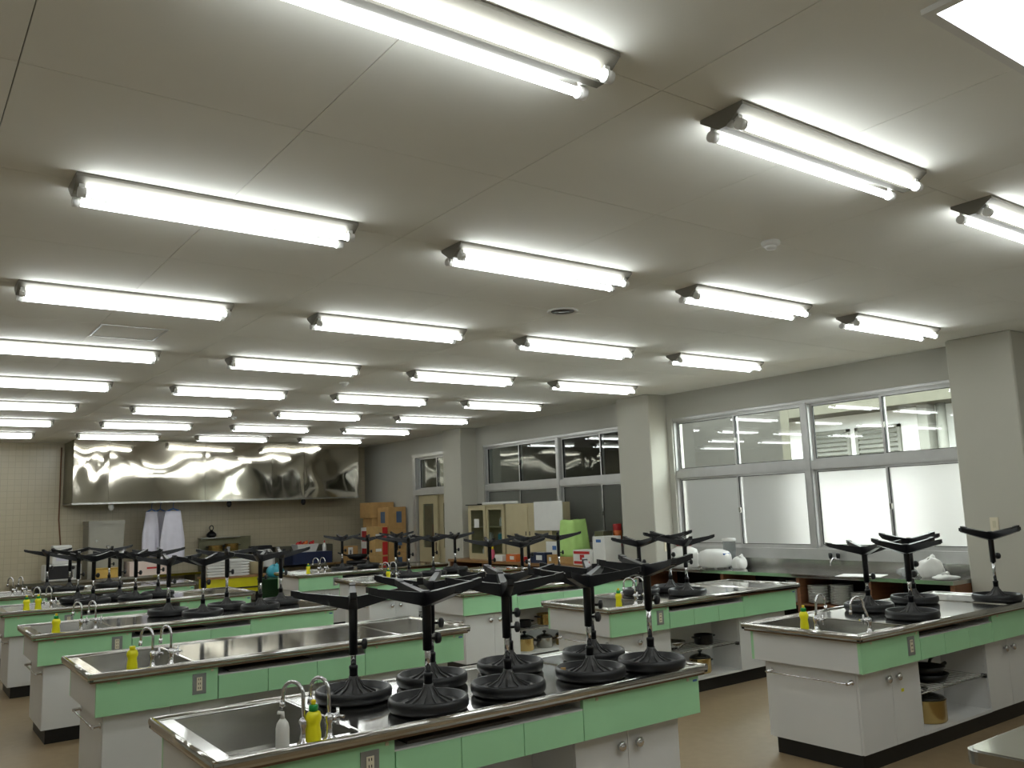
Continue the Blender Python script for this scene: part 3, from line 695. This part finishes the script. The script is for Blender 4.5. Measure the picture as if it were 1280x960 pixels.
# kettle shelf: wire rack with pots
t = thing('pot_rack', 'olive steel rack holding gold pots below the kettle', 'rack', (4.78, 16.2, ZB))
m = MB(); m.box(0, .40, 0, .98, .42, .58); m.box(0, 0, .30, .98, .42, .32); m.box(0, 0, 0, .03, .42, .30); m.box(.95, 0, 0, .98, .42, .30); m.build('rack_frame', 'olive', t)
pot(5.02, 16.38, ZB+.32, .13, .11, 'pot', 'gold pot on the olive rack, left of the pair', False); pot(5.32, 16.38, ZB+.32, .13, .13, 'pot', 'gold pot on the olive rack, right of the pair', False)
t = thing('kettle', 'dark round kettle with a ring handle on the wall ledge', 'kettle', (5.0, 16.56, 1.281))
MB().lathe([(.06, 0), (.09, .02), (.09, .06), (.055, .10), (.03, .115), (.03, .13), (.008, .14)], 18).build('kettle_body', 'blackm', t)
MB().tube([(.0+.035*math.sin(g), 0, .175-.045*math.cos(g)) for g in [2*PI*k/14 for k in range(15)]], .009, 6).build('ring_handle', 'black', t)
B(4.78, YB-.26, 1.265, 5.5, YB, 1.281).build('steel_ledge', 'dullsteel').__setitem__('label', 'narrow steel ledge on the back wall'); bpy.data.objects['steel_ledge']['category'] = 'shelf'
# yellow trolley with trays
t = thing('yellow_trolley', 'trolley with brown top board and bright yellow side panels', 'trolley', (4.22, 14.2, 0))
B(0, 0, .66, 1.02, .5, .69).build('top', 'woodtop', t)
B(.02, .03, .42, .99, .05, .66).build('yellow_panel', 'brightyellow', t); B(.02, .45, .42, .99, .47, .66).build('yellow_panel', 'brightyellow', t); B(.02, .05, .42, .04, .45, .66).build('yellow_panel', 'brightyellow', t)
m = MB(); m.tube([(-.02, -.02, .40), (-.02, -.02, .66)], .012, 8); m.tube([(-.02, -.02, .50), (.99, -.02, .50)], .012, 8); m.tube([(.99, -.02, .50), (.99, -.02, .66)], .012, 8)
m.build('rail', 'black', t)
for lx, ly in ((.03, .06), (.95, .06), (.03, .40), (.95, .40)): B(lx, ly, .0, lx+.04, ly+.04, .66).build('leg', 'black', t)
for k in range(6):
    o = thing('serving_tray', 'pale serving tray in the left stack on the yellow trolley, %s from the bottom' % ['first', 'second', 'third', 'fourth', 'fifth', 'sixth'][k], 'tray', (4.42, 14.44, .69+k*.045), 0, 'trays stacked on the yellow trolley')
    MB().prism(rr(-.15, -.15, .15, .15, .03, 3), 0, .008, 'z').build('tray_base', 'offwhite', o)
    m = MB(); m.box(-.16, -.16, .008, .16, -.145, .038); m.box(-.16, .145, .008, .16, .16, .038); m.box(-.16, -.145, .008, -.145, .145, .038); m.box(.145, -.145, .008, .16, .145, .038); m.build('tray_wall', 'offwhite', o)
    o2 = copy_tree(o); o2.location = (4.77, 14.42, .69+k*.045); o2['label'] = 'pale serving tray in the right stack on the yellow trolley, %s from the bottom' % ['first', 'second', 'third', 'fourth', 'fifth', 'sixth'][k]
t = thing('rice_tub', 'cream tub with a lid on the right end of the yellow trolley', 'tub', (5.08, 14.42, .69))
MB().lathe([(.11, 0), (.13, .01), (.14, .20), (.145, .21)], 20).build('tub_body', 'creamsteel', t); MB().lathe([(.147, .21), (.147, .225), (.05, .235), (.01, .235)], 20).build('lid', 'offwhite', t)
# dark green bin, bag, jug
t = thing('waste_bin', 'dark green plastic bin beside the yellow trolley', 'bin', (4.98, 13.35, 0)); MB().lathe([(.18, 0), (.19, .01), (.22, .66), (.225, .66), (.225, .69), (.205, .69), (.18, .03), (.01, .03)], 20).build('bin_body', 'darkgreen', t)
def lump(x, y, z, r, sz, m, name, label, cat, seed):
    rn = random.Random(seed); ph = [rn.uniform(0, 6) for _ in range(6)]; v = []; f = []; n, k_ = 20, 10
    for j in range(k_+1):
        w_ = j/k_; zz = -math.cos(PI*w_); rad = math.sin(PI*w_)**.7
        for i in range(n):
            g = 2*PI*i/n; d = 1+.16*math.sin(3*g+ph[0]+2*w_)+.12*math.sin(5*g+ph[1]-4*w_)+.05*math.sin(8*g+ph[2]+7*w_)
            v.append((r*rad*d*math.cos(g), r*rad*d*math.sin(g)*.85, sz*(max(zz, -.8)+.8)/1.8*(1+.1*math.sin(2*g+ph[3]))))
    for j in range(k_):
        for i in range(n): f.append((j*n+i, j*n+(i+1)%n, j*n+n+(i+1)%n, j*n+n+i))
    t = thing(name, label, cat, (x, y, z)); MB().add(v, f, True).build('bag_skin', m, t)
    MB().tube([(0, 0, sz*.92), (.02, .01, sz*1.02), (.05, 0, sz*1.06)], [.03, .015, .03], 7).build('gathered_neck', m, t); return t
lump(5.02, 13.35, .69, .13, .18, 'cyan', 'plastic_bag', 'cyan plastic bag stuffed into the green bin', 'bag', 3)
t = thing('water_jug', 'white translucent jug with a handle on the far counter', 'jug', (5.95, 16.15, ZB))
MB().lathe([(.11, 0), (.12, .01), (.12, .16), (.09, .24), (.03, .27), (.03, .29), (.01, .29)], 18).build('jug_body', 'offwhite', t); MB().tube([(.08, 0, .25), (.03, 0, .31), (-.05, 0, .31), (-.085, 0, .25)], .012, 8).build('handle', 'offwhite', t)
# navy crate with basket
carton('navy_crate', 'dark navy plastic crate on the far counter', 'crate', 6.78, 16.25, ZB, .80, .5, .22, 'navy')
t = thing('wash_basket', 'white basket full of small red things on the navy crate', 'basket', (6.72, 16.25, ZB+.222))
bx = MB(); q = [(-.2, -.16), (.2, -.16), (.2, .16), (-.2, .16)]; v = [(x*.85, y*.85, 0) for x, y in q]+[(x*1.1, y*1.1, .15) for x, y in q]+[(x*1.06, y*1.06, .15) for x, y in q]+[(x*.8, y*.8, .01) for x, y in q]
f = [(3,2,1,0), (12,13,14,15)]
for a_ in (0, 4, 8):
    for i in range(4): f.append((a_+i, a_+(i+1)%4, a_+4+(i+1)%4, a_+4+i))
bx.add(v, f).build('basket_body', 'offwhite', t)
for k, (dx, dy, mm) in enumerate(((-.12, 0, 'red'), (.02, .05, 'redbox'), (.13, -.02, 'red'), (-.02, -.07, 'orange'))):
    lump(6.72+dx, 16.25+dy, ZB+.235, .065, .17, mm, 'food_packet', ['small red packet at the left of the white basket', 'dark red packet in the middle of the white basket', 'red packet at the right of the white basket', 'orange packet at the front of the white basket'][k], 'packet', 10+k)
t = thing('sauce_bottle', 'white squeeze bottle with red cap beside the basket', 'bottle', (7.07, 16.12, ZB+.222)); MB().lathe([(.035, 0), (.038, .01), (.038, .11), (.02, .15), (.012, .16)], 14).build('bottle_body', 'offwhite', t); MB().lathe([(.014, .16), (.012, .19), (.004, .21)], 10).build('cap', 'red', t)
t = thing('equipment_case', 'olive green case behind the navy crate', 'case', (6.2, 16.45, ZB)); MB().bbox(0, 0, 0, 1.2, .22, .34, .01).build('case_body', 'extdark', t); B(.5, -.02, .24, .7, 0, .28).build('handle', 'black', t)
t = thing('equipment_case', 'dark case with a blue and white label behind the jug', 'case', (5.72, 16.45, ZB)); MB().bbox(0, 0, 0, .42, .2, .38, .01).build('case_body', 'black', t); B(.1, -.003, .20, .38, 0, .30).build('label', 'blue', t); B(.1, -.004, .25, .38, -.001, .30).build('label', 'paper', t)
t = thing('gas_stove', 'dark cast-iron burner stove on the far counter', 'stove', (6.62, 14.1, .0)); B(0, 0, 0, .62, .5, .74).build('cabinet', 'dark', t); MB().lathe([(.20, .74), (.2, .79), (.16, .80), (.12, .77), (.01, .77)], 20, (.31, .25, 0)).build('burner', 'black', t)
t = thing('wok', 'large black wok tilted on the stove in the far corner', 'wok', (6.93, 14.35, .80)); MB().lathe([(.04, 0), (.14, .03), (.21, .10), (.215, .10), (.14, .025), (.01, .006)], 22).build('wok_body', 'blackm', t); MB().tube([(-.2, 0, .09), (-.38, 0, .15)], .013, 8).build('handle', 'black', t)
carton('small_carton', 'tall tan carton with a white label and dark mark in the far corner', 'box', 7.45, 15.78, 0, .22, .3, 1.0, 'card', 0, (('-y', .05, .5, .78, .98, 'paper'), ('-y', .2, .36, .84, .93, 'rubber')))
# carton stacks in the far corner
cx, cy = 7.62, 15.15
G = 'cartons stacked in the far corner'
rbk = (('-y', .05, .35, .1, .9, 'redbox'), ('-y', .4, .62, .15, .85, 'paper'), ('-y', .7, .97, .1, .9, 'redbox'))
zz = 0
for k in range(4):
    carton('ration_carton', ['lowest', 'second', 'third', 'fourth'][k]+' red and white carton of the left corner stack', 'box', 7.90, 15.55, zz, .42, .42, .335, 'paper', 0, (('-y', .05, .3, .05, .5, 'rubber'), ('-y', .38, .95, .05, .95, 'redbox'), ('-x', .1, .9, .2, .8, 'redbox')), G); zz += .337
carton('ration_carton', 'flat brown and red carton near the top of the left corner stack', 'box', 7.93, 15.55, zz, .40, .4, .18, 'card', 0, (('-y', .3, .9, .2, .8, 'redbox'),), G); zz += .182
carton('cardboard_box', 'plain cardboard box on top of the left corner stack', 'box', 7.94, 15.55, zz, .52, .45, .30, 'card', 0, (), G)
zz = 0
for k in range(5):
    carton('noodle_carton', ['lowest', 'second', 'third', 'fourth', 'topmost'][k]+' tan and red carton of the short front stack', 'box', 7.665, 15.02, zz, .27, .36, .272, 'card2', 0, (('-y', .05, .5, .3, .5, 'paper'), ('-y', .58, .98, .05, .95, 'red')), G); zz += .273
zz = 0
for k in range(4):
    carton('cardboard_box', ['lowest', 'second', 'third', 'topmost'][k]+' cardboard box with a round blue mark by the door', 'box', 8.0, 15.05, zz, .38, .46, .43, 'card', 0, (('-y', .45, .75, .3, .8, 'blueprint'), ('-x', .3, .7, .3, .8, 'blueprint')), G); zz += .432

# ================================================================ MIDDLE BAY COUNTER AND CABINETS
t = thing('wooden_counter', 'brown wooden counter under the middle window', 'counter', (7.60, 8.50, 0))
B(0, 0, .79, .64, 3.85, .83).build('top', 'woodtop', t)
for y in (0, .95, 1.9, 2.85, 3.81): B(.03, y, .08, .62, y+.04, .79).build('side_panel', 'woodc', t)
B(.05, .04, .42, .62, 3.81, .44).build('shelf', 'woodc', t); B(.05, 0, 0, .62, 3.85, .08).build('plinth', 'kick', t); B(.60, .04, .08, .62, 3.81, .79).build('back_board', 'dark', t)
ZM = .83
t = thing('glass_cabinet', 'cream steel cabinet with sliding glass doors on the wooden counter', 'cabinet', (7.82, 11.02, ZM))
m = MB(); m.box(0, 0, 0, .38, .02, .86); m.box(0, 1.0, 0, .38, 1.02, .86); m.box(0, 0, 0, .38, 1.02, .03); m.box(0, 0, .84, .38, 1.02, .86); m.box(.36, .02, .03, .38, 1.0, .84); m.box(.05, .02, .50, .36, 1.0, .515); m.box(.05, .02, .26, .36, 1.0, .275); m.build('cabinet_box', 'creamsteel', t)
for a, b, x in ((.52, 1.0, 0), (.04, .53, .022)):
    s_ = frame_mb(x, x+.018, a, b, .03, .84, .06).build('sliding_door', 'creamsteel', t); B(x+.006, a+.06, .09, x+.01, b-.06, .78).build('pane', 'clear', s_)
B(-.003, .70, .50, -.0005, .84, .64).build('notice', 'paper', t)
t2 = 'glassware in the cream cabinet'
for k, (y, z, mm) in enumerate(((.15, .52, 'greencap'), (.30, .52, 'offwhite'), (.2, .28, 'offwhite'), (.35, .28, 'cyan'), (.65, .28, 'offwhite'), (.8, .04, 'offwhite'))):
    o = thing('storage_jar', ['green jar on the top shelf inside the glass cabinet', 'white jar on the top shelf inside the glass cabinet', 'left white jar on the middle shelf inside the glass cabinet', 'cyan jar on the middle shelf inside the glass cabinet', 'white jar behind the left glass door', 'white jar low in the glass cabinet'][k], 'jar', (8.0, 11.02+y, ZM+z), 0, t2)
    MB().lathe([(.045, 0), (.05, .01), (.05, .10), (.03, .12)], 14).build('jar_body', mm, o); MB().lathe([(.034, .115), (.034, .135), (.01, .137)], 12).build('lid', 'offwhite', o)
t = thing('steel_cabinet', 'cream steel cabinet with plain sliding doors beside the glass cabinet', 'cabinet', (7.82, 9.86, ZM))
B(.02, 0, 0, .38, 1.14, .86).build('cabinet_box', 'creamsteel', t)
for a, b, x in ((.55, 1.10, 0), (.03, .57, .01)):
    s_ = B(x, a, .03, x+.012, b, .84).build('sliding_door', 'creamsteel', t); B(x-.002, b-.06 if a < .3 else a+.04, .38, x, b-.04 if a < .3 else a+.06, .44).build('finger_pull', 'black', s_)
t = thing('baking_tray', 'dark flat tray lying on top of the glass cabinet', 'tray', (7.80, 11.72, ZM+.862)); B(0, 0, 0, .4, .36, .012).build('tray_base', 'rubber', t); B(0, 0, .012, .4, .012, .022).build('tray_wall', 'rubber', t)
t = thing('rolled_paper', 'long white roll of paper lying on top of the cabinets', 'paper roll', (7.86, 10.7, ZM+.882)); MB().tube([(0, 0, 0), (0, .95, 0)], .022, 12).build('roll', 'paper', t); MB().tube([(0, .94, 0), (0, .955, 0)], .010, 8).build('core', 'card', t)
t = thing('white_board', 'pale plastic sheet leaning on the right end of the plain cabinet', 'board', (7.795, 9.55, 1.285)); B(0, 0, 0, .012, .66, .42).build('board_sheet', 'paper', t); B(-.003, .64, 0, .014, .66, .42).build('edge_strip', 'offwhite', t)
# lime cloth draped over an appliance
t = thing('draped_cloth', 'lime green cloth draped over an appliance on the wooden counter', 'cloth', (7.86, 9.40, ZM+.10)); v = []; f = []; n1, n2 = 44, 12
for j in range(n2+1):
    s = j/n2
    for i in range(n1):
        g = 2*PI*i/n1; c, s_ = math.cos(g), math.sin(g); sq = 1/max(abs(c), abs(s_))**.8
        k = 1+.30*s+.06*s*math.sin(7*g); v.append((.13*sq*c*k, .16*sq*s_*k, .50*(1-s)+(.012*math.sin(5*g))))
for j in range(n2):
    for i in range(n1): f.append((j*n1+i, j*n1+n1+i, j*n1+n1+(i+1)%n1, j*n1+(i+1)%n1))
f += [tuple(reversed(range(n1))), tuple(range(n2*n1, n2*n1+n1))]
MB().add(v, f, True).build('cloth_sheet', 'greencloth', t)
carton('cardboard_box', 'low cardboard box under the lime green cloth', 'box', 7.86, 9.42, ZM, .36, .46, .10, 'card')
carton('white_carton', 'white carton with two red bands on the wooden counter', 'box', 7.78, 9.00, ZM, .26, .36, .20, 'paper', 0, (('-x', .05, .95, .74, .92, 'red'), ('-x', .05, .95, .08, .26, 'red'), ('-x', .35, .6, .35, .7, 'red')))
carton('white_carton', 'tall white carton with a purple mark next to the pillar', 'box', 7.84, 8.69, ZM, .30, .24, .38, 'paper', 0, (('-x', .3, .7, .80, .90, 'blue'),))
carton('tan_carton', 'narrow olive cardboard carton behind the white cartons', 'box', 8.02, 8.95, ZM, .18, .18, .44, 'olive')
t = thing('coffee_can', 'red and orange can standing on the window sill by the pillar', 'can', (8.20, 8.86, 1.05)); MB().lathe([(.06, 0), (.06, .30), (.055, .31), (.01, .31)], 18).build('can_body', 'redbox', t); MB().lathe([(.061, .12), (.061, .22)], 18).build('label_band', 'orange', t)
for k, (y, sx, sy, sz, mm, lb) in enumerate(((10.62, .12, .26, .11, 'orange', 'orange packet on the wooden counter in front of the glass cabinet'), (10.35, .1, .1, .08, 'red', 'small red box on the wooden counter'), (9.95, .14, .34, .15, 'navy', 'dark blue box with a pale label on the wooden counter'), (9.70, .1, .12, .12, 'card', 'small brown box left of the lime cloth'), (10.95, .12, .2, .09, 'paper', 'small white tub on the wooden counter'))):
    carton('small_box', lb, 'box', 7.70, y, ZM, sx, sy, sz, mm, 0, (('-x', .2, .6, .3, .75, 'paper'),))
carton('printed_poster', 'white card with orange print standing in front of the plain cabinet', 'card', 7.80, 9.80, ZM, .02, .30, .30, 'paper', 0, (('-x', .1, .9, .25, .4, 'orange'), ('-x', .2, .5, .6, .8, 'blue')))
t = thing('sauce_bottle', 'small pink bottle with yellow cap in front of the glass cabinet', 'bottle', (7.72, 11.22, ZM)); MB().lathe([(.04, 0), (.045, .02), (.035, .14), (.02, .17)], 14).build('bottle_body', 'pink', t); MB().lathe([(.021, .165), (.021, .21), (.01, .22)], 12).build('cap', 'yelcap', t)

# ================================================================ RIGHT BAY COUNTER
t = thing('sink_counter', 'long stainless counter with wooden shelves under the bright window', 'counter', (7.63, 3.975, 0))
B(0, 0, .815, .62, 3.87, .85).build('top', 'steel', t); B(.585, 0, .85, .60, 3.87, .955).build('splashback', 'dullsteel', t)
for y in (0, .80, 1.6, 2.6, 3.83): B(.02, y, .08, .60, y+.04, .815).build('side_panel', 'woodc', t)
B(.03, .04, .535, .60, 3.83, .555).build('shelf', 'woodc', t); B(.58, .04, .08, .60, 3.83, .815).build('back_board', 'dark', t); B(.05, 0, 0, .60, 3.87, .08).build('plinth', 'kick', t)
ZR = .85
def plates(x, y, z, n, r, label, g):
    m0 = None
    for k in range(n):
        o = thing('plate', '', 'plate', (x, y, z+k*.016), 0, g)
        if m0 is None:
            m0 = MB().lathe([(r*.55, 0), (r*.6, .004), (r*.95, .016), (r, .019), (r*.97, .021), (r*.6, .009), (.01, .008)], 18).mesh('dish'); m0.materials.append(M['china'])
        link('dish', m0, o)
        o['label'] = label % (['lowest', 'second', 'third', 'fourth', 'fifth', 'sixth', 'seventh', 'eighth', 'ninth', 'tenth', 'eleventh', 'twelfth', 'thirteenth', 'fourteenth'][k]+' white plate from the bottom')
for y, n, lb in ((5.18, 12, '%s of the shelf stack nearest the right pillar'), (5.44, 11, '%s of the middle shelf stack under the window'), (5.70, 13, '%s of the shelf stack nearest the rice cooker'), (4.95, 8, '%s of the short shelf stack under the window')):
    plates(7.78, y, .555, n, .115, lb, 'plates '+lb[3:])
t = thing('rice_cooker', 'white rounded rice cooker with a blue label on the stainless counter', 'rice cooker', (7.87, 6.87, ZR))
MB().lathe([(.16, .015), (.19, .03), (.20, .10), (.195, .15), (.17, .19), (.10, .215), (.01, .22)], 26, sx=.85, sy=1.05).build('cooker_body', 'offwhite', t)
B(-.06, -.19, .155, .04, -.16, .175).build('label', 'blue', t)
for a in (.6, 2.2, 3.8, 5.4): MB().lathe([(.016, 0), (.016, .03)], 10, (.12*math.cos(a), .14*math.sin(a), 0)).build('foot', 'offwhite', t)
t = thing('rice_cooker', 'white appliance half hidden behind the upturned stools on the counter', 'appliance', (7.85, 7.32, ZR))
MB().lathe([(.16, 0), (.18, .02), (.185, .14), (.16, .21), (.08, .245), (.01, .25)], 24, sx=.85, sy=1.0).build('cooker_body', 'offwhite', t); B(-.17, -.05, .05, -.15, .05, .12).build('control_panel', 'rubber', t)
t = thing('pink_packet', 'crimson packet lying on the half-hidden white appliance', 'packet', (7.85, 7.32, ZR+.25)); MB().bbox(-.06, -.10, 0, .06, .10, .05, .015).build('packet_body', 'redbox', t)
t = thing('glass_jar', 'clear glass tumbler standing behind the rice cooker', 'jar', (8.08, 6.82, ZR)); MB().lathe([(.055, 0), (.06, .01), (.075, .30), (.078, .31), (.072, .31), (.056, .02), (.01, .015)], 20).build('jar_body', 'clearpl', t); MB().lathe([(.08, .30), (.08, .33), (.02, .335)], 20).build('lid', 'offwhite', t)
lump(7.92, 6.55, ZR, .09, .13, 'paper', 'paper_bag', 'crumpled white paper bag beside the rice cooker', 'bag', 21)
lump(7.95, 4.33, ZR, .13, .17, 'paper', 'plastic_bag', 'crumpled white plastic bag next to the pillar on the counter', 'bag', 22)
lump(7.95, 4.55, ZR, .11, .09, 'clearpl', 'plastic_wrap', 'flattened clear plastic wrap left of the white bag', 'wrap', 23)
lump(7.78, 4.12, ZR, .12, .04, 'paper', 'paper_napkins', 'flat heap of white paper at the pillar end of the counter', 'paper', 24)
t = thing('paper_sheet', 'single sheet of white paper lying on the stainless counter', 'paper', (7.78, 4.95, ZR), .3); B(-.15, -.21, 0, .15, .21, .003).build('sheet', 'paper', t); B(-.148, -.05, .003, .1, .15, .0036).build('fold', 'paper', t)
t = thing('mixer_tap', 'wall-mounted chrome tap with two black knobs above the stainless counter', 'tap', (8.20, 5.50, .955))
MB().tube([(0, 0, .02), (-.05, 0, .02), (-.09, 0, .0), (-.10, 0, -.05)], .010, 8).build('spout', 'chrome', t); MB().tube([(-.02, -.05, .02), (-.02, .05, .02)], .014, 8).build('tap_body', 'chrome', t)
for y in (-.045, .045): MB().lathe([(.018, .02), (.022, .05), (.022, .075), (.008, .08)], 10, (-.02, y, 0)).build('knob', 'black', t)
def outlet(x, y, z, face, label):
    t = thing('power_outlet', label, 'outlet', (x, y, z))
    if face == 'x': B(-.007, -.036, -.06, 0, .036, .06).build('cover_plate', 'ivory', t); B(-.009, -.014, -.03, -.006, .014, .03).build('socket_face', 'cream', t)
    else: B(-.036, -.007, -.06, .036, 0, .06).build('cover_plate', 'ivory', t); B(-.014, -.009, -.03, .014, -.006, .03).build('socket_face', 'cream', t)
outlet(7.92, 3.70, 1.335, 'x', 'ivory wall outlet on the right-hand pillar')
outlet(8.10, 7.86, 1.07, 'y', 'small wall outlet on the side of the middle pillar')
